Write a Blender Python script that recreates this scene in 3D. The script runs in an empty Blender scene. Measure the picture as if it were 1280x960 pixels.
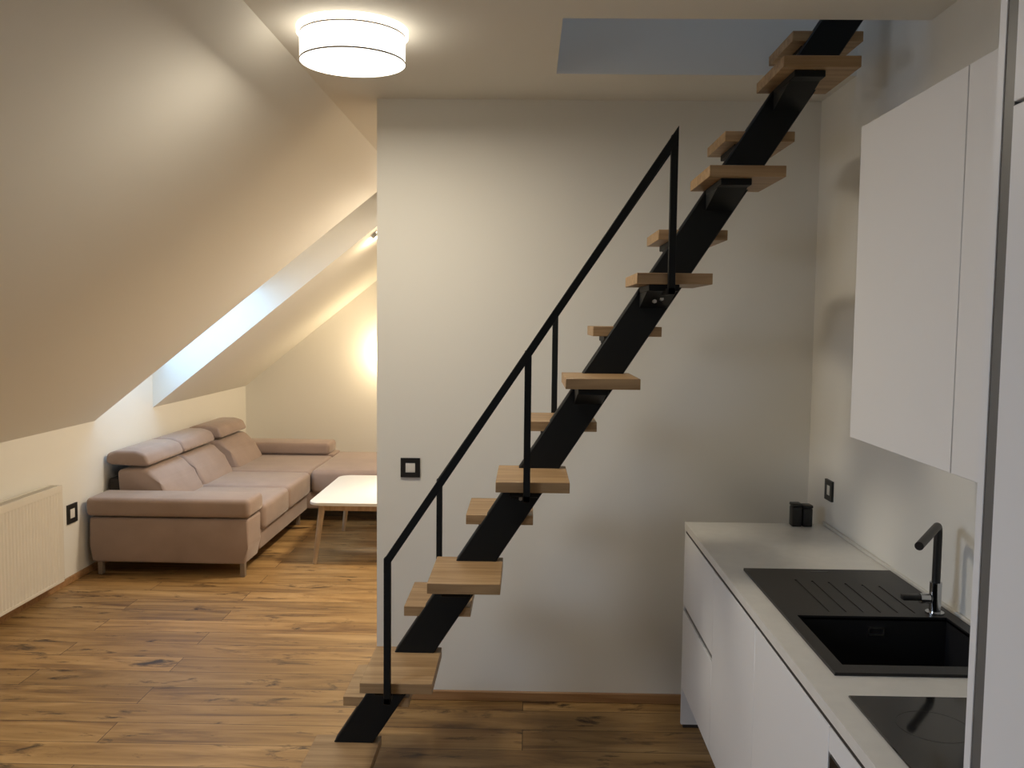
import bpy, bmesh, math, random
from mathutils import Vector, Matrix
random.seed(7)
C = bpy.context.scene.collection
PI = math.pi

# ------------------------------------------------------------------ materials
def mat(name, col, rough=.5, metal=0., spec=.5, emit=None, est=0., bump=0., bscale=200., coat=0., sheen=0., var=0., vscale=6.):
    m = bpy.data.materials.new(name); m.use_nodes = True
    nt = m.node_tree; b = nt.nodes['Principled BSDF']
    b.inputs['Base Color'].default_value = (*col, 1)
    b.inputs['Roughness'].default_value = rough
    b.inputs['Metallic'].default_value = metal
    b.inputs['Specular IOR Level'].default_value = spec
    if coat: b.inputs['Coat Weight'].default_value = coat; b.inputs['Coat Roughness'].default_value = .05
    if sheen: b.inputs['Sheen Weight'].default_value = sheen; b.inputs['Sheen Roughness'].default_value = .4
    if emit: b.inputs['Emission Color'].default_value = (*emit, 1); b.inputs['Emission Strength'].default_value = est
    tc = nt.nodes.new('ShaderNodeTexCoord')
    if bump:
        n = nt.nodes.new('ShaderNodeTexNoise'); n.inputs['Scale'].default_value = bscale; n.inputs['Detail'].default_value = 3
        bp = nt.nodes.new('ShaderNodeBump'); bp.inputs['Strength'].default_value = bump; bp.inputs['Distance'].default_value = .002
        nt.links.new(tc.outputs['Object'], n.inputs['Vector']); nt.links.new(n.outputs[0], bp.inputs['Height'])
        nt.links.new(bp.outputs[0], b.inputs['Normal'])
    if var:
        n = nt.nodes.new('ShaderNodeTexNoise'); n.inputs['Scale'].default_value = vscale; n.inputs['Detail'].default_value = 4
        r = nt.nodes.new('ShaderNodeValToRGB')
        r.color_ramp.elements[0].position = .3; r.color_ramp.elements[1].position = .7
        r.color_ramp.elements[0].color = (*[c*(1-var) for c in col], 1); r.color_ramp.elements[1].color = (*[min(1, c*(1+var)) for c in col], 1)
        nt.links.new(tc.outputs['Object'], n.inputs['Vector']); nt.links.new(n.outputs[0], r.inputs[0]); nt.links.new(r.outputs[0], b.inputs['Base Color'])
    return m

def wood_floor():
    m = bpy.data.materials.new('oak_floor'); m.use_nodes = True
    nt = m.node_tree; N = nt.nodes; L = nt.links; b = N['Principled BSDF']
    geo = N.new('ShaderNodeNewGeometry')
    br = N.new('ShaderNodeTexBrick'); br.offset = .37; br.offset_frequency = 2
    br.inputs['Color1'].default_value = (0, 0, 0, 1); br.inputs['Color2'].default_value = (1, 1, 1, 1); br.inputs['Mortar'].default_value = (.5, .5, .5, 1)
    br.inputs['Scale'].default_value = 1; br.inputs['Mortar Size'].default_value = .0016; br.inputs['Mortar Smooth'].default_value = .1
    br.inputs['Bias'].default_value = 0; br.inputs['Brick Width'].default_value = 1.75; br.inputs['Row Height'].default_value = .185
    L.new(geo.outputs['Position'], br.inputs['Vector'])
    # per plank offset of the grain coordinates
    mul = N.new('ShaderNodeVectorMath'); mul.operation = 'SCALE'; mul.inputs['Scale'].default_value = 13.
    L.new(br.outputs['Color'], mul.inputs[0])
    add = N.new('ShaderNodeVectorMath'); add.operation = 'ADD'
    L.new(geo.outputs['Position'], add.inputs[0]); L.new(mul.outputs[0], add.inputs[1])
    mp = N.new('ShaderNodeMapping'); mp.inputs['Scale'].default_value = (.8, 6.0, 1); L.new(add.outputs[0], mp.inputs['Vector'])
    g1 = N.new('ShaderNodeTexNoise'); g1.inputs['Scale'].default_value = 1.6; g1.inputs['Detail'].default_value = 8; g1.inputs['Roughness'].default_value = .62; g1.inputs['Distortion'].default_value = .8
    L.new(mp.outputs[0], g1.inputs['Vector'])
    r1 = N.new('ShaderNodeValToRGB'); e = r1.color_ramp.elements
    e[0].position = .30; e[0].color = (.14, .070, .025, 1); e[1].position = .70; e[1].color = (.49, .31, .13, 1)
    e2 = e.new(.5); e2.color = (.34, .20, .073, 1)
    L.new(g1.outputs[0], r1.inputs[0])
    # plank tone
    tone = N.new('ShaderNodeMapRange'); tone.inputs['To Min'].default_value = .80; tone.inputs['To Max'].default_value = 1.12
    L.new(br.outputs['Color'], tone.inputs['Value'])
    mx = N.new('ShaderNodeMix'); mx.data_type = 'RGBA'; mx.blend_type = 'MULTIPLY'; mx.inputs['Factor'].default_value = 1
    L.new(r1.outputs[0], mx.inputs['A']); L.new(tone.outputs[0], mx.inputs['B'])
    # dark knots and cracks, stretched along the boards
    mp2 = N.new('ShaderNodeMapping'); mp2.inputs['Scale'].default_value = (2.3, 6.5, 1); L.new(add.outputs[0], mp2.inputs['Vector'])
    kn = N.new('ShaderNodeTexNoise'); kn.inputs['Scale'].default_value = 1.55; kn.inputs['Detail'].default_value = 6; kn.inputs['Roughness'].default_value = .66; kn.inputs['Distortion'].default_value = .6
    L.new(mp2.outputs[0], kn.inputs['Vector'])
    r2 = N.new('ShaderNodeValToRGB'); r2.color_ramp.elements[0].position = .575; r2.color_ramp.elements[0].color = (0, 0, 0, 1)
    r2.color_ramp.elements[1].position = .68; r2.color_ramp.elements[1].color = (1, 1, 1, 1)
    L.new(kn.outputs[0], r2.inputs[0])
    mk = N.new('ShaderNodeMix'); mk.data_type = 'RGBA'; mk.inputs['B'].default_value = (.045, .022, .010, 1)
    L.new(r2.outputs[0], mk.inputs['Factor']); L.new(mx.outputs['Result'], mk.inputs['A'])
    ms = N.new('ShaderNodeMix'); ms.data_type = 'RGBA'; ms.inputs['B'].default_value = (.05, .025, .012, 1)
    L.new(br.outputs['Fac'], ms.inputs['Factor']); L.new(mk.outputs['Result'], ms.inputs['A'])
    L.new(ms.outputs['Result'], b.inputs['Base Color'])
    b.inputs['Roughness'].default_value = .48; b.inputs['Specular IOR Level'].default_value = .4
    bp = N.new('ShaderNodeBump'); bp.inputs['Strength'].default_value = .25; bp.inputs['Distance'].default_value = .002
    L.new(g1.outputs[0], bp.inputs['Height']); L.new(bp.outputs[0], b.inputs['Normal'])
    return m

def wood(name, lo, hi, sc=(1.5, 22, 22), rough=.45):
    m = bpy.data.materials.new(name); m.use_nodes = True
    nt = m.node_tree; N = nt.nodes; L = nt.links; b = N['Principled BSDF']
    tc = N.new('ShaderNodeNewGeometry'); oi = N.new('ShaderNodeObjectInfo')
    sc2 = N.new('ShaderNodeVectorMath'); sc2.operation = 'ADD'
    L.new(tc.outputs['Position'], sc2.inputs[0]); L.new(oi.outputs['Random'], sc2.inputs[1])
    mp = N.new('ShaderNodeMapping'); mp.inputs['Scale'].default_value = sc; L.new(sc2.outputs[0], mp.inputs['Vector'])
    g = N.new('ShaderNodeTexNoise'); g.inputs['Scale'].default_value = 1.8; g.inputs['Detail'].default_value = 7; g.inputs['Distortion'].default_value = .7
    L.new(mp.outputs[0], g.inputs['Vector'])
    r = N.new('ShaderNodeValToRGB'); r.color_ramp.elements[0].position = .3; r.color_ramp.elements[1].position = .68
    r.color_ramp.elements[0].color = (*lo, 1); r.color_ramp.elements[1].color = (*hi, 1)
    L.new(g.outputs[0], r.inputs[0]); L.new(r.outputs[0], b.inputs['Base Color'])
    b.inputs['Roughness'].default_value = rough
    return m

def glass():
    m = bpy.data.materials.new('window_glass'); m.use_nodes = True
    nt = m.node_tree; N = nt.nodes; N.remove(N['Principled BSDF'])
    t = N.new('ShaderNodeBsdfTransparent'); t.inputs[0].default_value = (.95, .97, 1, 1)
    g = N.new('ShaderNodeBsdfGlossy'); g.inputs['Roughness'].default_value = .02
    mx = N.new('ShaderNodeMixShader'); mx.inputs[0].default_value = .06
    nt.links.new(t.outputs[0], mx.inputs[1]); nt.links.new(g.outputs[0], mx.inputs[2]); nt.links.new(mx.outputs[0], N['Material Output'].inputs[0])
    return m

PLASTER = mat('white_plaster', (.80, .785, .73), .75, spec=.25, bump=.08, bscale=90)
FLOORM = wood_floor()
BASEW = wood('oak_baseboard', (.26, .135, .055), (.42, .24, .11))
TREAD = wood('oak_tread', (.27, .160, .072), (.45, .295, .150))
STEEL = mat('black_steel', (.008, .0095, .010), .55, metal=0., spec=.22, bump=.05, bscale=300)
BOLT = mat('zinc_bolt', (.55, .55, .53), .3, metal=1.)
WHITE = mat('matt_white_lacquer', (.80, .80, .80), .42, spec=.45)
CTOP = mat('white_worktop', (.74, .725, .68), .32, spec=.5, var=.03, vscale=25)
GRIP = mat('grey_grip_rail', (.13, .13, .125), .4, spec=.4)
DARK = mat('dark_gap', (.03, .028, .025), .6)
GRAN = mat('black_granite_composite', (.014, .014, .015), .42, spec=.4, bump=.1, bscale=900)
PRINT = mat('faint_grey_print', (.016, .016, .0165), .2)
GLASSB = mat('black_ceramic_glass', (.010, .010, .011), .06, spec=.5)
CHROME = mat('chrome', (.55, .56, .58), .12, metal=1.)
BLK = mat('black_plastic', (.012, .012, .012), .4)
IVORY = mat('ivory_plastic', (.78, .76, .70), .4)
SOFA = mat('dusty_rose_velour', (.335, .250, .208), .85, spec=.2, sheen=.3, bump=.25, bscale=260, var=.08, vscale=5)
SOFAD = mat('dark_lining', (.03, .025, .022), .9)
LEGW = wood('pale_oak_leg', (.36, .25, .15), (.52, .38, .25), sc=(20, 20, 2))
SOFLEG = mat('brushed_leg', (.24, .19, .145), .5, metal=.2)
TABLE = mat('white_table_top', (.82, .81, .78), .35)
RAD = mat('radiator_enamel', (.74, .70, .62), .42)
RUG = mat('grey_rug', (.22, .20, .18), .95, bump=.3, bscale=400, var=.15, vscale=12)
SHADE = mat('lit_drum_shade', (.9, .88, .82), .7, emit=(1, .90, .74), est=3.0)
SHADE2 = mat('lit_bright_drum_shade', (.9, .88, .82), .7, emit=(1, .83, .62), est=34.0)
DIFF = mat('lit_diffuser', (.9, .9, .88), .6, emit=(1, .93, .80), est=5.0)
LAMPBASE = mat('lit_lamp_base', (.9, .88, .82), .6, emit=(1, .88, .70), est=3.0)
BULB = mat('lit_bulb', (.9, .9, .88), .6, emit=(1, .80, .52), est=14.0)
RINGM = mat('brown_trim_ring', (.10, .075, .06), .5)
FRAMEW = mat('white_window_frame', (.8, .8, .8), .4)
GLASS = glass()

# ------------------------------------------------------------------ mesh builder
class MB:
    def __init__(s): s.bm = bmesh.new()
    def _merge(s, t, bev=0., seg=2, smooth=None):
        if bev > 0:
            bmesh.ops.bevel(t, geom=list(t.edges), offset=bev, segments=seg, profile=.5, affect='EDGES', clamp_overlap=True)
        bmesh.ops.recalc_face_normals(t, faces=t.faces)
        if smooth is None: smooth = bev > 0
        for f in t.faces: f.smooth = smooth
        me = bpy.data.meshes.new('t'); t.to_mesh(me); t.free(); s.bm.from_mesh(me); bpy.data.meshes.remove(me)
        return s
    def box(s, x0, x1, y0, y1, z0, z1, bev=0., seg=2, M=None, smooth=None):
        t = bmesh.new(); bmesh.ops.create_cube(t, size=1)
        for v in t.verts:
            v.co = Vector(((x0+x1)/2+v.co.x*(x1-x0), (y0+y1)/2+v.co.y*(y1-y0), (z0+z1)/2+v.co.z*(z1-z0)))
            if M: v.co = M @ v.co
        return s._merge(t, bev, seg, smooth)
    def prism(s, pts, axis, a0, a1, bev=0., seg=2, smooth=None):
        t = bmesh.new()
        def P(p, a):
            return {'Y': (p[0], a, p[1]), 'X': (a, p[0], p[1]), 'Z': (p[0], p[1], a)}[axis]
        A = [t.verts.new(P(p, a0)) for p in pts]; B = [t.verts.new(P(p, a1)) for p in pts]
        t.faces.new(A); t.faces.new(B[::-1]); n = len(pts)
        for i in range(n): t.faces.new((A[i], B[i], B[(i+1) % n], A[(i+1) % n]))
        return s._merge(t, bev, seg, smooth)
    def cone(s, p0, p1, r0, r1=None, n=32, caps=True, smooth=True):
        if r1 is None: r1 = r0
        p0 = Vector(p0); p1 = Vector(p1); d = p1-p0
        t = bmesh.new(); bmesh.ops.create_cone(t, cap_ends=caps, segments=n, radius1=r0, radius2=r1, depth=d.length)
        q = d.to_track_quat('Z', 'Y').to_matrix().to_4x4(); q.translation = (p0+p1)/2
        bmesh.ops.transform(t, matrix=q, verts=t.verts)
        for f in t.faces: f.smooth = smooth and len(f.verts) == 4
        me = bpy.data.meshes.new('t'); t.to_mesh(me); t.free(); s.bm.from_mesh(me); bpy.data.meshes.remove(me)
        return s
    def sweep(s, pts, r, n=20):
        """round tube through points (list of Vector)"""
        t = bmesh.new(); pts = [Vector(p) for p in pts]; rings = []
        ref = None
        for i, p in enumerate(pts):
            d = (pts[min(i+1, len(pts)-1)]-pts[max(i-1, 0)]).normalized()
            if ref is None: ref = d.orthogonal().normalized()
            ref = (ref-d*ref.dot(d)).normalized(); o = d.cross(ref)
            rr = r[i] if isinstance(r, (list, tuple)) else r
            rings.append([t.verts.new(p+ref*rr*math.cos(2*PI*k/n)+o*rr*math.sin(2*PI*k/n)) for k in range(n)])
        for a, b in zip(rings, rings[1:]):
            for k in range(n): t.faces.new((a[k], a[(k+1) % n], b[(k+1) % n], b[k]))
        t.faces.new(rings[0][::-1]); t.faces.new(rings[-1])
        return s._merge(t, 0, smooth=True)
    def ring(s, c, R, r, z0, z1, n=64):
        """flat-walled ring band, outer radius R, inner radius r"""
        t = bmesh.new(); vs = []
        for k in range(n):
            a = 2*PI*k/n; ca, sa = math.cos(a), math.sin(a)
            vs.append([t.verts.new((c[0]+q*ca, c[1]+q*sa, z)) for q, z in ((R, z0), (R, z1), (r, z1), (r, z0))])
        for k in range(n):
            a, b = vs[k], vs[(k+1) % n]
            for j in range(4): t.faces.new((a[j], b[j], b[(j+1) % 4], a[(j+1) % 4]))
        return s._merge(t, 0, smooth=True)
    def build(s, name, m, parent=None, origin=None, **props):
        me = bpy.data.meshes.new(name)
        if origin is not None and parent is None:
            for v in s.bm.verts: v.co -= Vector(origin)
        s.bm.to_mesh(me); s.bm.free(); me.materials.append(m)
        o = bpy.data.objects.new(name, me); C.objects.link(o)
        if parent is not None:
            o.parent = parent; 
            off = world_off(parent)
            for v in me.vertices: v.co -= off
        elif origin is not None: o.location = origin
        for k, v in props.items(): o[k] = v
        try:
            me.set_sharp_from_angle(angle=math.radians(40))
        except Exception: pass
        return o

def world_off(o):
    v = Vector((0, 0, 0))
    while o is not None: v += o.location; o = o.parent
    return v

def thing(name, label, cat, loc, group=None):
    o = bpy.data.objects.new(name, None); C.objects.link(o); o.location = loc; o.empty_display_size = .1
    o['label'] = label; o['category'] = cat
    if group: o['group'] = group
    return o
def struct(name, mb, m, parent=None):
    o = mb.build(name, m, parent)
    if parent is None: o['kind'] = 'structure'
    return o

# ------------------------------------------------------------------ measures
XW, XK, ZK, ZC = 1.277, -2.9845, 1.0255, 2.7226
ANG = .6798; TA = math.tan(ANG); CA, SA = math.cos(ANG), math.sin(ANG)
XCR = XK+(ZC-ZK)/TA
YF, YB = 9.362, -3.6
YWS = 3.995
VCR = (XCR-XK)/CA
HX0, HX1, HY0, HY1 = .1017, XW, 2.935, 3.582      # stair opening in the ceiling
SL = .30                                          # ceiling slab

# ------------------------------------------------------------------ setting
struct('floor', MB().box(XK-.15, XW+.15, YB-.15, YF+.15, -.12, 0), FLOORM)
c = MB()
c.box(XCR, HX0, YB, YF, ZC, ZC+SL)
c.box(HX0, XW, YB, HY0, ZC, ZC+SL)
c.box(HX0, XW, HY1, YF, ZC, ZC+SL)
struct('ceiling', c, PLASTER)
# sloped part of the ceiling, with two roof-window wells
FM = Matrix(((CA, 0, -SA, XK), (0, 1, 0, 0), (SA, 0, CA, ZK), (0, 0, 0, 1)))   # local (v along slope, Y, n outward)
TH = .36
W1 = (6.062, 7.021, 0., 2.63); W2 = (.75, 1.9, .55, 1.75)
s = MB()
def sb(v0, v1, y0, y1): s.box(v0, v1, y0, y1, 0, TH, M=FM)
VT = VCR+.0
sb(-.25, VT, YB, W2[0]); sb(-.25, W2[2], W2[0], W2[1]); sb(W2[3], VT, W2[0], W2[1]); sb(-.25, VT, W2[1], W1[0])
sb(W1[3], VT, W1[0], W1[1]); sb(-.25, VT, W1[1], YF)
s.box(1.30, W1[3]+.02, W1[0]-.01, W1[1]+.01, .27, TH-.005, M=FM)
s.box(-.10, .25, W1[0]-.01, W1[1]+.01, .245, TH-.005, M=FM)
struct('ceiling_slope', s, PLASTER)
wl = MB().box(XK-.14, XK, YB, YF, 0, ZK+.12)
wl.box(XK-.14, XK, W1[0], W1[1], ZK+.12, ZK+TH*.78/CA)
struct('wall_left', wl, PLASTER)
struct('wall_right', MB().box(XW, XW+.15, YB, YF, 0, ZC+SL), PLASTER)
prof = [(XK-.14, 0), (XW+.15, 0), (XW+.15, ZC+.1), (XCR, ZC+.1), (XK-.14, ZK+.1)]
struct('wall_far', MB().prism(prof, 'Y', YF, YF+.15), PLASTER)
struct('wall_back', MB().prism(prof, 'Y', YB-.15, YB), PLASTER)
struct('wall_stair', MB().box(-.6768, XW, YWS, YWS+.12, 0, ZC), PLASTER)
# attic room above the opening
u = MB(); X0, X1, Y0, Y1, Z0, Z1 = -1.0, 3.2, 1.4, 5.2, ZC+SL, 5.2
u.box(X0-.1, X0, Y0, Y1, Z0, Z1); u.box(X1, X1+.1, Y0, Y1, Z0, Z1); u.box(X0-.1, X1+.1, Y0-.1, Y0, Z0, Z1); u.box(X0-.1, X1+.1, Y1, Y1+.1, Z0, Z1)
struct('wall_upper', u, PLASTER)
u = MB(); hx0, hx1, hy0, hy1 = 0., 1.2, 2.2, 3.4
u.box(X0-.1, hx0, Y0-.1, Y1+.1, Z1, Z1+.2); u.box(hx1, X1+.1, Y0-.1, Y1+.1, Z1, Z1+.2); u.box(hx0, hx1, Y0-.1, hy0, Z1, Z1+.2); u.box(hx0, hx1, hy1, Y1+.1, Z1, Z1+.2)
struct('ceiling_upper', u, PLASTER)
struct('floor_upper', MB().box(XW+.15, X1, Y0, Y1, ZC+.05, ZC+SL), FLOORM)
wf = MB(); wf.box(hx0, hx0+.06, hy0, hy1, Z1+.1, Z1+.18); wf.box(hx1-.06, hx1, hy0, hy1, Z1+.1, Z1+.18); wf.box(hx0, hx1, hy0, hy0+.06, Z1+.1, Z1+.18); wf.box(hx0, hx1, hy1-.06, hy1, Z1+.1, Z1+.18)
o = struct('window_3', wf, FRAMEW); MB().box(hx0+.05, hx1-.05, hy0+.05, hy1-.05, Z1+.135, Z1+.145).build('pane', GLASS, o)

def roof_window(name, W, dn):
    y0, y1, v0, v1 = W; f = .055
    m = MB()
    m.box(v0+.2 if v0 == 0 else v0, v1, y0, y0+f, dn, dn+.07, M=FM); m.box(v0+.2 if v0 == 0 else v0, v1, y1-f, y1, dn, dn+.07, M=FM)
    va = v0+.2 if v0 == 0 else v0
    m.box(va, va+f, y0+f, y1-f, dn, dn+.07, M=FM); m.box(v1-f, v1, y0+f, y1-f, dn, dn+.07, M=FM)
    
    if v1-va > 1.5: vm = (va+v1)/2; m.box(vm-.04, vm+.04, y0+f, y1-f, dn, dn+.07, M=FM)
    o = struct(name, m, FRAMEW)
    MB().box(va+.03, v1-.03, y0+.03, y1-.03, dn+.03, dn+.038, M=FM).build('pane', GLASS, o)
    return o
W1W = (W1[0], W1[1], .25, 1.30)
roof_window('window_1', W1W, .27)
roof_window('window_2', W2, .27)

# baseboards
struct('baseboard_left', MB().box(XK, XK+.016, YB, YF-.016, 0, .045, bev=.003, seg=1), BASEW)
struct('baseboard_stair', MB().box(-.6768, XW, YWS-.016, YWS, 0, .045, bev=.003, seg=1), BASEW)
struct('baseboard_far', MB().box(XK+.016, XW, YF-.016, YF, 0, .045, bev=.003, seg=1), BASEW)

# ------------------------------------------------------------------ staircase
YFR, YST, YSB, YBK = 2.952, 3.237, 3.300, 3.565
st = thing('staircase', 'steep black steel staircase with alternating oak treads rising along the wall to the ceiling opening', 'staircase', (-.6, 3.26, 0))
def xl(z): return -.712+(z-.155)/1.537
m = MB().prism([(xl(0), 0), (xl(0)+.148, 0), (xl(2.93)+.148, 2.93), (xl(2.93)+.148, 3.0), (xl(3.0), 3.0)], 'Y', YST, YSB, bev=.004, seg=1)
m.build('stringer', STEEL, st)
TX, TZ, DX, DZ, TW, TT = -.5598, .508, .2296, .3514, .2493, .0363
BXx, BZz = -.4490, .6800
rail_front = {0: .100, 2: .103, 4: .112}
bkt = []
for i in range(-1, 7):
    x0, z0 = TX+i*DX, TZ+i*DZ
    MB().box(x0, x0+TW, YFR, YSB-.002, z0-TT, z0, bev=.0015, seg=1).build('tread', TREAD, st)
    b = MB(); zb = z0-TT
    b.box(x0+.045, x0+.147, YFR+.035, YST, zb-.022, zb, bev=.002, seg=1)
    b.prism([(YFR+.09, zb-.022), (YST, zb-.022), (YST, zb-.075)], 'X', x0+.046, x0+.146)
    ob = b.build('bracket', STEEL, st)
    if i in rail_front:
        m = MB()
        for q in (.084, .108): m.cone((x0+q, 3.140, zb-.045+(.108-q)*-.35), (x0+q, 3.112, zb-.045+(.108-q)*-.35), .007, n=6)
        m.build('bolt', BOLT, ob)
for k in range(0, 8):
    x0, z0 = BXx+(k-1)*DX, BZz+(k-1)*DZ
    MB().box(x0, x0+TW, YSB-.05, YBK, z0-TT, z0, bev=.0015, seg=1).build('tread', TREAD, st)
    b = MB(); zb = z0-TT
    b.box(x0+.045, x0+.147, YSB, YBK-.035, zb-.022, zb, bev=.002, seg=1)
    b.prism([(YBK-.09, zb-.022), (YSB, zb-.022), (YSB, zb-.075)], 'X', x0+.046, x0+.146)
    b.build('bracket', STEEL, st)
R_ = .012
def rail(y, xa, za, xb, zb, posts, foot):
    m = MB(); h = .046
    m.prism([(xa, za-h), (xb, zb-h), (xb, zb), (xa, za)], 'Y', y-.0125, y+.0125, bev=.002, seg=1)
    r = m.build('handrail', STEEL, st)
    for x, z in posts:
        t = za+(x-xa)*(zb-za)/(xb-xa)
        p = MB().box(x-.0115, x+.0115, y-.0115, y+.0115, z, t-.012, bev=.002, seg=1)
        yy = (y, YST) if foot < 0 else (YSB, y)
        p.box(x-.0115, x+.0115, yy[0]-.0115 if foot < 0 else yy[0], yy[1] if foot < 0 else yy[1]+.0115, z, z+.022, bev=.002, seg=1)
        p.build('baluster', STEEL, st)
rail(YFR-.0135, -.4735, .945, .4815, 2.386, [(-.462, TZ-TT-.028), (.004, TZ+2*DZ-TT-.028), (.470, TZ+4*DZ-TT-.034)], -1)
rail(YBK+.0135, -.3615, 1.100, .5845, 2.500, [(-.350, BZz-TT-.028), (.112, BZz+2*DZ-TT-.028), (.573, BZz+4*DZ-TT-.028)], 1)

# ------------------------------------------------------------------ kitchen base run
XF = .6837; YC = 3.765; HC = .90
FT = .019
def door(x, y0, y1, z0, z1, parent, name='door'):
    return MB().box(x, x+FT, y0+.0015, y1-.0015, z0, z1, bev=.0012, seg=1).build(name, WHITE, parent)
XD = XF+.001           # door face
DB = .18               # door bottom
ZT = .856              # door top
cabs = [
  (3.165, YC-.018, 'white base cabinet with two handleless drawers at the far end of the worktop', 'base_cabinet', 'drawers'),
  (2.581, 3.165, 'white base cabinet with one plain door, directly beside the two-drawer cabinet', 'base_cabinet', 'door'),
  (1.937, 2.581, 'white base cabinet with one plain door under the sink bowl, next to the black oven', 'base_cabinet', 'door'),
  (1.337, 1.937, 'white base cabinet housing a black oven, under the black hob beside the tall unit', 'base_cabinet', 'oven')]
for y0, y1, lab, nm, kind in cabs:
    t = thing(nm, lab, 'cabinet', (.98, (y0+y1)/2, 0), None)
    body = MB()
    if kind == 'oven':
        body.box(XD+FT+.002, XW-.01, y0+.001, y0+.017, .14, .856); body.box(XD+FT+.002, XW-.01, y1-.017, y1-.001, .14, .856); body.box(XD+FT+.002, XW-.01, y0+.017, y1-.017, .14, .156); body.box(XW-.028, XW-.01, y0+.017, y1-.017, .156, .60)
    elif 'under the sink' in lab or 'directly' in lab:
        body.box(XD+FT+.002, XW-.01, y0+.001, y0+.017, .14, .856); body.box(XD+FT+.002, XW-.01, y1-.017, y1-.001, .14, .856); body.box(XD+FT+.002, XW-.01, y0+.017, y1-.017, .14, .156); body.box(XW-.028, XW-.01, y0+.017, y1-.017, .156, .855)
    else:
        body.box(XD+FT+.002, XW-.01, y0+.001, y1-.001, .14, .855)
    body.build('body', WHITE, t)
    MB().box(XF+.085, XF+.10, y0+.002, y1-.002, .0, .14).build('plinth', WHITE, t)
    if kind == 'drawers':
        g = MB().box(XD+.007, XD+FT+.002, y0+.004, y1-.004, .5205, .5445).build('gap_shade_strip', GRIP, t)
        door(XD, y0, y1, .545, ZT, t, 'drawer_front'); door(XD, y0, y1, DB, .520, t, 'drawer_front')
        MB().box(XF+.002, XW-.005, YC-.018, YC, .014, .870, bev=.001, seg=1).build('end_panel', WHITE, t)
        MB().box(XF+.012, XW-.02, YC-.017, YC-.001, 0, .014).build('panel_foot', DARK, t)
    elif kind == 'door': door(XD, y0, y1, DB, ZT, t)
    else:
        door(XD, y0, y1, .800, ZT, t, 'filler_panel')
        door(XD, y0, y1, DB, .205, t, 'filler_panel')
# oven
t = thing('oven', 'black glass built-in oven under the hob, mostly cut off by the picture bottom', 'oven', (.98, 1.637, .205))
MB().box(XD+FT, XD+.5, 1.36, 1.914, .21, .795).build('body', DARK, t)
dd = MB().box(XD+.001, XD+FT, 1.343, 1.931, .21, .70, bev=.002, seg=1).build('door', GLASSB, t)
h = MB(); h.cone((XD-.035, 1.40, .665), (XD-.035, 1.874, .665), .009); h.cone((XD-.035, 1.42, .665), (XD+.002, 1.42, .665), .006); h.cone((XD-.035, 1.854, .665), (XD+.002, 1.854, .665), .006)
h.build('handle', CHROME, dd)
MB().box(XD+.001, XD+FT, 1.343, 1.931, .703, .795, bev=.002, seg=1).build('control_panel', GLASSB, t)

# worktop with sink cut-out
SX0, SX1, SY0, SY1 = .757, 1.258, 2.117, 3.03
BX0, BX1, BY0, BY1 = .793, 1.224, 2.168, 2.540
HXa, HXb, HYa, HYb = .745, 1.235, 1.415, 1.992
w = MB(); z0, z1 = HC-.029, HC
w.box(XF, SX0+.012, 1.337, YC, z0, z1); w.box(SX1-.012, XW-.001, 1.337, YC, z0, z1)
w.box(SX0+.012, SX1-.012, SY1-.012, YC, z0, z1); w.box(SX0+.012, SX1-.012, 1.337, SY0+.012, z0, z1)
w = w.build('countertop', CTOP, None, origin=(.98, 2.55, z0))
w['label'] = 'continuous pale white worktop running along the right wall'; w['category'] = 'countertop'
MB().box(XW-.012, XW-.0005, 1.337, YC, HC, HC+.014, bev=.003, seg=1).build('sealing_strip', mat('seal_strip', (.70, .68, .62), .4), w)
MB().box(XF+.004, XF+.030, 1.337, YC-.018, .8565, .8708).build('gap_shade_strip', DARK, w)  # dark strip set nearly flush in the gap; its colour stands in for shade

# sink
t = thing('kitchen_sink', 'black composite inset sink with grooved draining board set in the white worktop', 'sink', (1.0, 2.57, HC))
zt = HC+.008
sk = MB()
def sbx(a, b, c_, d, zz0=HC-.004, zz1=zt, bev=.0): sk.box(a, b, c_, d, zz0, zz1, bev=bev, seg=1)
# rim around bowl
sbx(SX0, BX0, SY0, SY1); sbx(BX1, SX1, SY0, SY1)
sbx(BX0, BX1, SY0, BY0); 
# draining board with grooves running toward the bowl
gy0, gy1 = BY1+.035, 2.93
sbx(BX0, BX1, BY1, gy0); sbx(BX0, BX1, gy1, SY1)
ng = 6; g0 = BX0+.10; pitch = (BX1-.03-g0)/ng
sbx(BX0, g0, gy0, gy1); sbx(BX1-.03, BX1, gy0, gy1)
for q in range(ng):
    a = g0+q*pitch; gm = gy1-.03-.012*q
    sbx(a+.006, a+pitch, gy0, gy1)
    sbx(a, a+.006, gy0, gm, HC-.004, zt-.0022); sbx(a, a+.006, gm, gy1)
sk.build('rim', GRAN, t)
bw = MB(); d = .19; th = .008
bw.box(BX0-th, BX0, BY0-th, BY1+th, HC-d, HC+.002); bw.box(BX1, BX1+th, BY0-th, BY1+th, HC-d, HC+.002)
bw.box(BX0, BX1, BY0-th, BY0, HC-d, HC+.002); bw.box(BX0, BX1, BY1, BY1+th, HC-d, HC+.002)
bw.box(BX0-th, BX1+th, BY0-th, BY1+th, HC-d-th, HC-d)
bowl = bw.build('bowl', GRAN, t)
dr = MB(); dr.ring((.97, 2.35), .045, .030, HC-d, HC-d+.004); dr.cone((.97, 2.35, HC-d), (.97, 2.35, HC-d+.002), .031)
dr.build('drain', CHROME, bowl)
ov = MB(); oy = BY1-.002
ov.box(1.000, 1.045, oy-.002, oy+.002, .873, .876); ov.box(1.000, 1.045, oy-.002, oy+.002, .852, .855); ov.box(1.000, 1.0025, oy-.002, oy+.002, .852, .876); ov.box(1.0425, 1.045, oy-.002, oy+.002, .852, .876)
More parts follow.
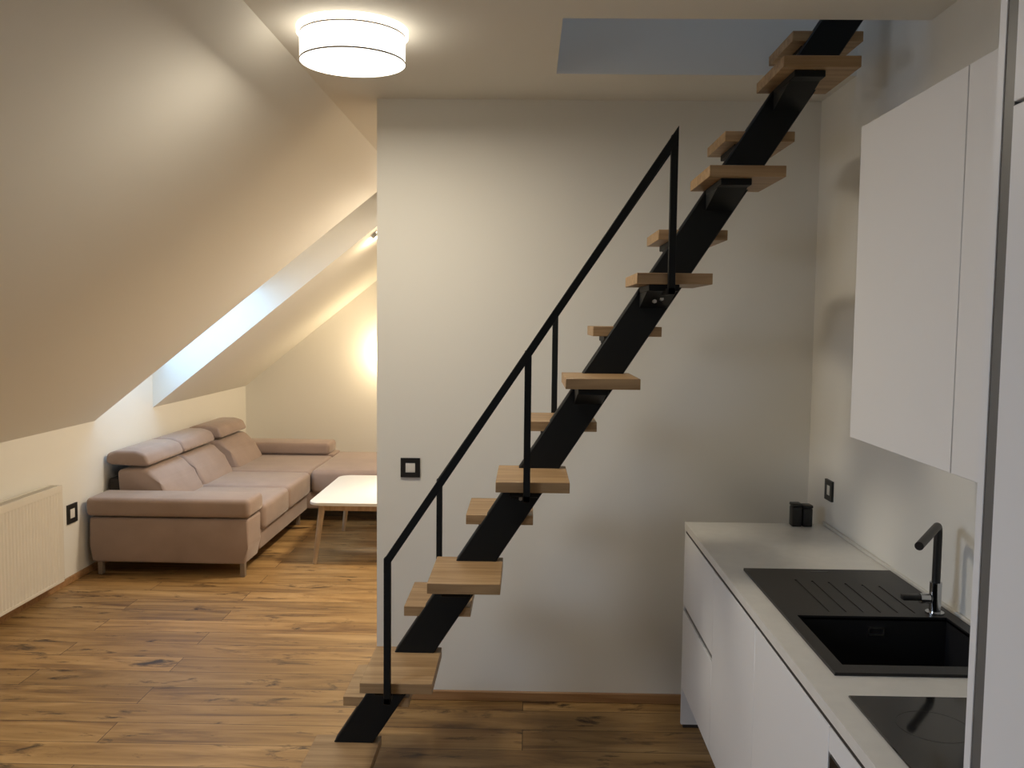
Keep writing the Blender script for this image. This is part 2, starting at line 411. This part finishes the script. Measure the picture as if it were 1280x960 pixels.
ov.build('overflow_slot', BOLT, bowl)
MB().box(.975, 1.035, 2.992, 3.000, zt, zt+.0008).build('maker_plate', mat('dull_grey_print', (.12, .12, .12), .5), t)

# faucet
t = thing('kitchen_faucet', 'black mixer tap with chrome base standing on the right ledge of the black sink', 'faucet', (1.207, 2.57, zt))
fx, fy = 1.205, 2.575
b = MB(); b.cone((fx, fy, zt), (fx, fy, zt+.006), .026); b.cone((fx, fy, zt+.006), (fx, fy, zt+.094), .0165)
b.build('base', CHROME, t)
P0 = Vector((fx, fy, zt+.094)); top = Vector((fx, fy, 1.172)); end = Vector((1.062, 2.375, 1.158))
d1 = (end-top).normalized(); pts = [P0, Vector((fx, fy, 1.0)), Vector((fx, fy, 1.14))]
for q in range(1, 8):
    a = q/8; A = Vector((fx, fy, 1.140)); B = top; D = top+d1*.025
    pts.append(A*(1-a)**2+B*2*a*(1-a)+D*a*a)
pts.append(top+d1*.03); pts.append(end)
MB().sweep(pts, .0118).build('spout', BLK, t)
lv = MB(); lv.cone((fx-.018, fy, zt+.045), (fx-.045, fy, zt+.045), .015); lv.build('lever_hub', CHROME, t)
lv = MB(); lv.box(fx-.098, fx-.040, fy-.012, fy+.012, zt+.040, zt+.056, bev=.004); lv.build('lever', BLK, t)

# hob
t = thing('induction_hob', 'black glass hob lying flush in the worktop in front of the sink, reflecting the tap', 'cooktop', (.99, 1.70, HC))
MB().box(HXa, HXb, HYa, HYb, HC, HC+.005, bev=.0015, seg=1).build('glass_plate', GLASSB, t)
for cx_, cy_, rr in ((.87, 1.57, .09), (.87, 1.84, .075), (1.11, 1.57, .075), (1.11, 1.84, .09)): MB().ring((cx_, cy_), rr, rr-.0015, HC+.0048, HC+.0053).build('zone_marking', PRINT, t)

# little black containers at far end of counter
cg = 'black containers at the end of the worktop'
for n_, (x, w_, h_, lab) in enumerate(((1.142, .040, .098, 'left of the two small black containers at the far end of the worktop'),
                                 (1.187, .040, .092, 'right of the two small black containers, nearer the kitchen wall'))):
    t = thing('black_container', lab, 'container', (x, 3.725, HC), cg)
    MB().box(x-w_/2, x+w_/2, 3.700, 3.750, HC, HC+h_-.014, bev=.005).build('body', BLK, t)
    MB().box(x-w_/2-.001, x+w_/2+.001, 3.699, 3.751, HC+h_-.013, HC+h_, bev=.004).build('lid', BLK, t)

# wall cabinets
XU = .9366; UZ0, UZ1 = 1.4276, 2.3084
for y0, y1, lab in ((1.958, 2.573, 'white handleless wall cabinet above the sink, the farther of the two'), (1.338, 1.958, 'white handleless wall cabinet above the hob, between the farther wall cabinet and the tall unit')):
    t = thing('wall_cabinet', lab, 'cabinet', (1.1, (y0+y1)/2, UZ0), None)
    MB().box(XU+.021, XW-.001, y0+.0005, y1-.0005, UZ0+.002, UZ1, bev=.001, seg=1).build('body', WHITE, t)
    MB().box(XU, XU+.019, y0+.0018, y1-.0018, UZ0-.001, UZ1, bev=.0012, seg=1).build('door', WHITE, t)

# tall unit
TXF = .680; TY0, TY1 = .70, 1.337; TZ1 = 2.56
t = thing('tall_cabinet', 'tall white kitchen unit at the right picture edge with a grey vertical grip strip', 'cabinet', (.98, 1.0, 0))
MB().box(TXF+.0, XW-.002, TY1-.020, TY1-.0005, 0, TZ1, bev=.001, seg=1).build('side_panel', WHITE, t)
MB().box(TXF+.022, XW-.002, TY0, TY1-.0205, .10, TZ1).build('body', WHITE, t)
MB().box(TXF+.06, TXF+.075, TY0, TY1-.0205, 0, .10).build('plinth', WHITE, t)
MB().box(TXF+.002, TXF+.0215, TY1-.0485, TY1-.0205, .10, TZ1).build('gap_shade_strip', GRIP, t)
MB().box(TXF, TXF+.0215, TY0, TY1-.0485, .10, 2.062, bev=.0015, seg=1).build('door', WHITE, t)
MB().box(TXF, TXF+.0215, TY0, TY1-.0485, 2.067, TZ1, bev=.0015, seg=1).build('door', WHITE, t)

# ------------------------------------------------------------------ switches and socket
def plate(name, lab, cat, c0, axis, s=.084):
    t = thing(name, lab, cat, c0)
    f = MB(); r = MB(); x, y, z = c0; a = s/2; b_ = s*.25
    def bb(m, p0, p1, q0, q1, d0, d1, bev=0):
        if axis == 'Y': m.box(x+p0, x+p1, y-d1, y-d0, z+q0, z+q1, bev=bev, seg=2)
        elif axis == '-X': m.box(x-d1, x-d0, y+p0, y+p1, z+q0, z+q1, bev=bev, seg=2)
        else: m.box(x+d0, x+d1, y+p0, y+p1, z+q0, z+q1, bev=bev, seg=2)
    bb(f, -a, a, b_, a, 0, .010); bb(f, -a, a, -a, -b_, 0, .010); bb(f, -a, -b_, -b_, b_, 0, .010); bb(f, b_, a, -b_, b_, 0, .010)
    f.build('frame', BLK, t)
    bb(r, -b_, b_, -b_, b_, 0, .008, .0015)
    r.build('rocker' if 'switch' in name else 'insert', IVORY, t)
plate('light_switch', 'square black-framed light switch on the white wall beside the foot of the stairs', 'switch', (-.5235, YWS, 1.080), 'Y', .088)
plate('power_socket', 'black-framed wall socket low on the left wall between radiator and sofa', 'socket', (XK, 5.72, .454), '+X', .125)
plate('power_socket', 'black-framed wall socket on the kitchen wall above the far end of the worktop', 'socket', (XW, 3.705, 1.057), '-X', .085)

# ------------------------------------------------------------------ radiator
RY0, RY1, RZ0, RZ1, RXF = 4.02, 5.42, .09, .70, -2.882
t = thing('radiator', 'long white ribbed panel radiator on the low left wall beside the sofa', 'radiator', (-2.93, 4.72, 0))
m = MB(); zb, zt_ = RZ0+.02, RZ1-.045
# ribbed front face: repeated channels
pts = []; p = .0334; y = RY0+.012; bot = RXF-.010
pts.append((bot-.004, RY0)); pts.append((RXF, RY0)); 
while y+p < RY1-.012:
    pts += [(RXF, y), (RXF-.0035, y+.005), (RXF-.0035, y+.011), (RXF, y+.016)]; y += p
pts += [(RXF, RY1), (bot-.004, RY1)]
m.prism(pts, 'Z', zb, zt_, smooth=False)
m.box(bot-.004, RXF+.001, RY0, RY1, zt_, RZ1-.012, bev=.002, seg=1); m.box(bot-.004, RXF+.001, RY0, RY1, RZ0, zb, bev=.002, seg=1)
m.build('front_panel', RAD, t)
MB().box(XK+.028, XK+.040, RY0+.01, RY1-.01, RZ0+.01, RZ1-.02).build('rear_panel', RAD, t)
for yy in (RY0-.003, RY1-.001): MB().box(XK+.026, RXF+.001, yy, yy+.004, RZ0+.004, RZ1-.003, bev=.001, seg=1).build('side_cover', RAD, t)
m = MB(); q = RY0+.01
m.box(XK+.026, XK+.038, RY0, RY1, RZ1-.014, RZ1, bev=.001, seg=1); m.box(RXF-.012, RXF+.001, RY0, RY1, RZ1-.014, RZ1, bev=.001, seg=1)
while q < RY1-.01: m.box(XK+.038, RXF-.012, q, q+.006, RZ1-.010, RZ1-.002); q += .018
m.build('top_grille', RAD, t)
for yy in (RY0+.2, RY1-.2): MB().box(XK+.001, XK+.03, yy, yy+.03, .25, .55).build('wall_bracket', RAD, t)
m = MB(); m.sweep([(XK+.06, RY0+.06, 0), (XK+.06, RY0+.06, .10)], .008)
m.build('pipe', RAD, t)

# ------------------------------------------------------------------ sofa
t = thing('corner_sofa', 'dusty pink upholstered corner sofa with adjustable headrests along the low left wall', 'sofa', (-2.4, 7.3, 0))
def cush(name, x0, x1, y0, y1, z0, z1, r=.035, parent=None, seg=4):
    return MB().box(x0, x1, y0, y1, z0, z1, bev=r, seg=seg).build(name, SOFA, parent or t)
SXF = -1.835
# near arm
m = MB().prism([(-2.925, .09), (-2.945, .20), (-2.94, .395), (-1.86, .395), (-1.865, .20), (-1.885, .085)], 'Y', 5.862, 6.150, bev=.018, seg=3)
arm = m.build('armrest', SOFA, t)
MB().box(-2.955, -1.845, 5.840, 6.160, .405, .532, bev=.034, seg=4).build('arm_pad', SOFA, arm)
# base frame of the long side
cush('base', -2.93, SXF-.035, 6.152, 7.50, .115, .262, .016)
cush('seat_cushion', -2.62, SXF, 6.164, 6.815, .250, .438, .040)
cush('seat_cushion', -2.62, SXF, 6.821, 7.490, .250, .442, .040)
# chaise part
cush('base', -2.93, -.93, 7.52, 8.70, .115, .262, .016)
cush('seat_cushion', -2.62, SXF-.01, 7.500, 8.42, .250, .442, .035)
cush('ottoman_cushion', SXF-.006, -.90, 7.490, 8.62, .245, .455, .045)
# far arm
m = MB().box(-2.94, SXF-.01, 8.43, 8.74, .12, .45, bev=.018, seg=3); arm2 = m.build('armrest', SOFA, t)
MB().box(-2.95, SXF-.05, 8.41, 8.75, .44, .556, bev=.034, seg=4).build('arm_pad', SOFA, arm2)
# back structure
MB().box(-2.965, -2.85, 6.20, 8.43, .12, .60, bev=.015, seg=2).build('back_frame', SOFAD, t)
bp_ = [(-2.875, .40), (-2.895, .665), (-2.735, .680), (-2.665, .665), (-2.585, .575), (-2.520, .475), (-2.49, .40)]
hp = [(-2.975, .715), (-2.965, .780), (-2.90, .803), (-2.76, .803), (-2.690, .778), (-2.655, .700), (-2.70, .690), (-2.93, .700)]
for y0, y1 in ((6.175, 6.822), (6.850, 7.52), (7.67, 8.37)):
    b = MB().prism(bp_, 'Y', y0, y1, bev=.032, seg=3).build('back_cushion', SOFA, t)
    MB().prism(hp, 'Y', y0+.0, y1, bev=.026, seg=3).build('headrest', SOFA, t)
for x, y in ((-1.905, 5.885), (-2.88, 5.90), (-1.93, 7.42), (-.98, 7.56), (-.98, 8.62)):
    MB().box(x-.016, x+.016, y-.02, y+.02, 0, .12, bev=.003, seg=1).build('leg', SOFLEG, t)
for y in (8.62,):
    MB().box(-2.9, -2.86, y-.02, y+.02, 0, .12, bev=.003, seg=1).build('leg', SOFLEG, t)

# ------------------------------------------------------------------ coffee table
TX0, TX1, TY0_, TY1_ = -1.545, -.86, 6.20, 7.34
t = thing('coffee_table', 'white-topped coffee table with splayed wooden legs in front of the sofa', 'table', (-1.2, 6.77, 0))
c_ = .05; pts = []
for cx_, cy_, a0 in ((TX1-.09, TY1_-.09, 0), (TX0+.09, TY1_-.09, 90), (TX0+.09, TY0_+.09, 180), (TX1-.09, TY0_+.09, 270)):
    for k in range(7): a = math.radians(a0+k*15); pts.append((cx_+.09*math.cos(a), cy_+.09*math.sin(a)))
MB().prism(pts, 'Z', .425, .445, bev=.003, seg=2, smooth=False).build('table_top', TABLE, t)
m = MB(); i_ = .075
m.box(TX0+i_, TX1-i_, TY0_+i_, TY0_+i_+.02, .375, .425); m.box(TX0+i_, TX1-i_, TY1_-i_-.02, TY1_-i_, .375, .425)
m.box(TX0+i_, TX0+i_+.02, TY0_+i_, TY1_-i_, .375, .425); m.box(TX1-i_-.02, TX1-i_, TY0_+i_, TY1_-i_, .375, .425)
m.build('apron', LEGW, t)
for sx in (0, 1):
    for sy in (0, 1):
        ax = TX0+.075 if sx == 0 else TX1-.075; ay = TY0_+.075 if sy == 0 else TY1_-.075
        bx = TX0+.045 if sx == 0 else TX1-.045; by = TY0_+.02 if sy == 0 else TY1_-.15
        if sy: by = 7.22
        MB().cone((bx, by, 0), (ax+(.012 if sx == 0 else -.012), ay+(.012 if sy == 0 else -.012), .425), .015, .024, n=20).build('leg', LEGW, t)

# ------------------------------------------------------------------ lamps
LX, LY = -.600, 3.06; ZB = 2.612; ZTp = 2.700; LR = .176
t = thing('ceiling_lamp', 'round white drum ceiling lamp, switched on, beside the sloping ceiling', 'lamp', (LX, LY, ZC))
m = MB(); m.cone((LX, LY, ZTp+.002), (LX, LY, ZC), .186, .186, n=64); m.build('base', LAMPBASE, t)
MB().ring((LX, LY), LR, LR-.004, ZB, ZTp, n=72).build('shade', SHADE, t)
MB().cone((LX, LY, ZB+.002), (LX, LY, ZB+.006), LR-.004, n=72).build('diffuser', DIFF, t)
for z in (ZB, ZTp-.004): MB().ring((LX, LY), LR+.0012, LR-.0002, z, z+.005, n=72).build('trim_ring', RINGM, t)

# small spotlight on the far slope and wall sconce on the far wall
sp = Vector((-1.235, 7.215, 0)); sp.z = ZK+(sp.x-XK)*TA
t = thing('ceiling_spotlight', 'small round spotlight on the far sloping ceiling, half hidden by the stair wall edge', 'lamp', sp)
nn = Vector((SA, 0, -CA))
MB().cone(sp, sp+nn*.03, .045, .04).build('housing', BOLT, t)
MB().cone(sp+nn*.03, sp+nn*.034, .032, .032).build('lens', BULB, t)
t = thing('wall_sconce', 'lit wall lamp on the far living room wall, just behind the stair wall edge', 'lamp', (-1.43, YF, 1.40))
MB().box(-1.47, -1.39, YF-.02, YF, 1.34, 1.46, bev=.004).build('back_plate', BOLT, t)
MB().cone((-1.43, YF-.07, 1.33), (-1.43, YF-.07, 1.47), .04, .04).build('lamp_shade', BULB, t)

# second drum lamp, in the living area behind the stair wall
L2 = (-.30, 6.2)
t = thing('ceiling_lamp', 'round white drum ceiling lamp of the living area, hidden behind the stair wall', 'lamp', (*L2, ZC))
MB().cone((*L2, ZTp+.002), (*L2, ZC), .186, n=48).build('base', LAMPBASE, t)
MB().ring(L2, LR, LR-.004, ZB, ZTp, n=48).build('shade', SHADE2, t)
MB().cone((*L2, ZB+.002), (*L2, ZB+.006), LR-.004, n=48).build('diffuser', DIFF, t)

# ------------------------------------------------------------------ lights
def area(name, loc, direction, sx, sy, power, col, spread=180):
    l = bpy.data.lights.new(name, 'AREA'); l.shape = 'RECTANGLE'; l.size = sx; l.size_y = sy; l.energy = power; l.color = col; l.spread = math.radians(spread)
    o = bpy.data.objects.new(name, l); C.objects.link(o); o.location = loc
    o.rotation_euler = Vector(direction).to_track_quat('-Z', 'Y').to_euler(); return o
def disc(name, loc, direction, s_, power, col, spread=180):
    o = area(name, loc, direction, s_, s_, power, col, spread); o.data.shape = 'DISK'; return o
def point(name, loc, r, power, col):
    l = bpy.data.lights.new(name, 'POINT'); l.shadow_soft_size = r; l.energy = power; l.color = col
    o = bpy.data.objects.new(name, l); C.objects.link(o); o.location = loc; return o
WARM = (1., .885, .71)
disc('drum_lamp_light', (LX, LY, ZB-.002), (0, 0, -1), .34, 15, WARM)
disc('living_lamp_light', (*L2, ZB-.002), (0, 0, -1), .34, 56, (1., .83, .62))
point('spotlight_light', sp+nn*.10+Vector((0, .12, 0)), .04, 5, (1., .78, .50))
point('sconce_light', (-1.43, YF-.14, 1.40), .04, 21, (1., .78, .48))
# daylight outside the roof windows
def win_light(name, W, power, col, dn=.36):
    y0, y1, v0, v1 = W
    c0 = FM @ Vector(((v0+v1)/2, (y0+y1)/2, dn)); d_ = FM.to_3x3() @ Vector((0, 0, -1))
    o = area(name, c0, d_, 1, 1, power, col)
    X = FM.to_3x3() @ Vector((1, 0, 0)); Zc = -d_; Yc = Zc.cross(X)
    o.rotation_euler = Matrix((X, Yc, Zc)).transposed().to_euler(); o.data.size = (v1-v0)-.12; o.data.size_y = (y1-y0)-.12
    return o
win_light('daylight_far', W1W, 14, (.44, .73, 1.))
win_light('daylight_near', W2, 36, (.78, .87, 1.))
area('daylight_attic', (.6, 2.8, Z1+.3), (0, 0, -1), 1.1, 1.1, 12, (.70, .82, 1.))

wd = bpy.data.worlds.new('sky'); bpy.context.scene.world = wd; wd.use_nodes = True
bg = wd.node_tree.nodes['Background']; bg.inputs[0].default_value = (.55, .72, 1, 1); bg.inputs[1].default_value = 1.0

# ------------------------------------------------------------------ camera
cam = bpy.data.cameras.new('camera'); co = bpy.data.objects.new('camera', cam); C.objects.link(co)
F = 1110.9; yaw, pit, rol = -.0166, .0716, .0112
cam.sensor_width = 36; cam.sensor_fit = 'HORIZONTAL'; cam.lens = F/1280*36; cam.clip_start = .02
fw = Vector((math.sin(yaw)*math.cos(pit), math.cos(yaw)*math.cos(pit), -math.sin(pit))); rt = Vector((math.cos(yaw), -math.sin(yaw), 0)); up = rt.cross(fw)
r2 = rt*math.cos(rol)+up*math.sin(rol); u2 = up*math.cos(rol)-rt*math.sin(rol)
Mx = Matrix((r2, u2, -fw)).transposed().to_4x4(); Mx.translation = (0, 0, 1.7526); co.matrix_world = Mx
sc = bpy.context.scene; sc.camera = co
sc.view_settings.view_transform = 'Standard'; sc.view_settings.look = 'None'; sc.view_settings.gamma = 1; sc.view_settings.use_curve_mapping = False
sc.view_settings.exposure = 0.0
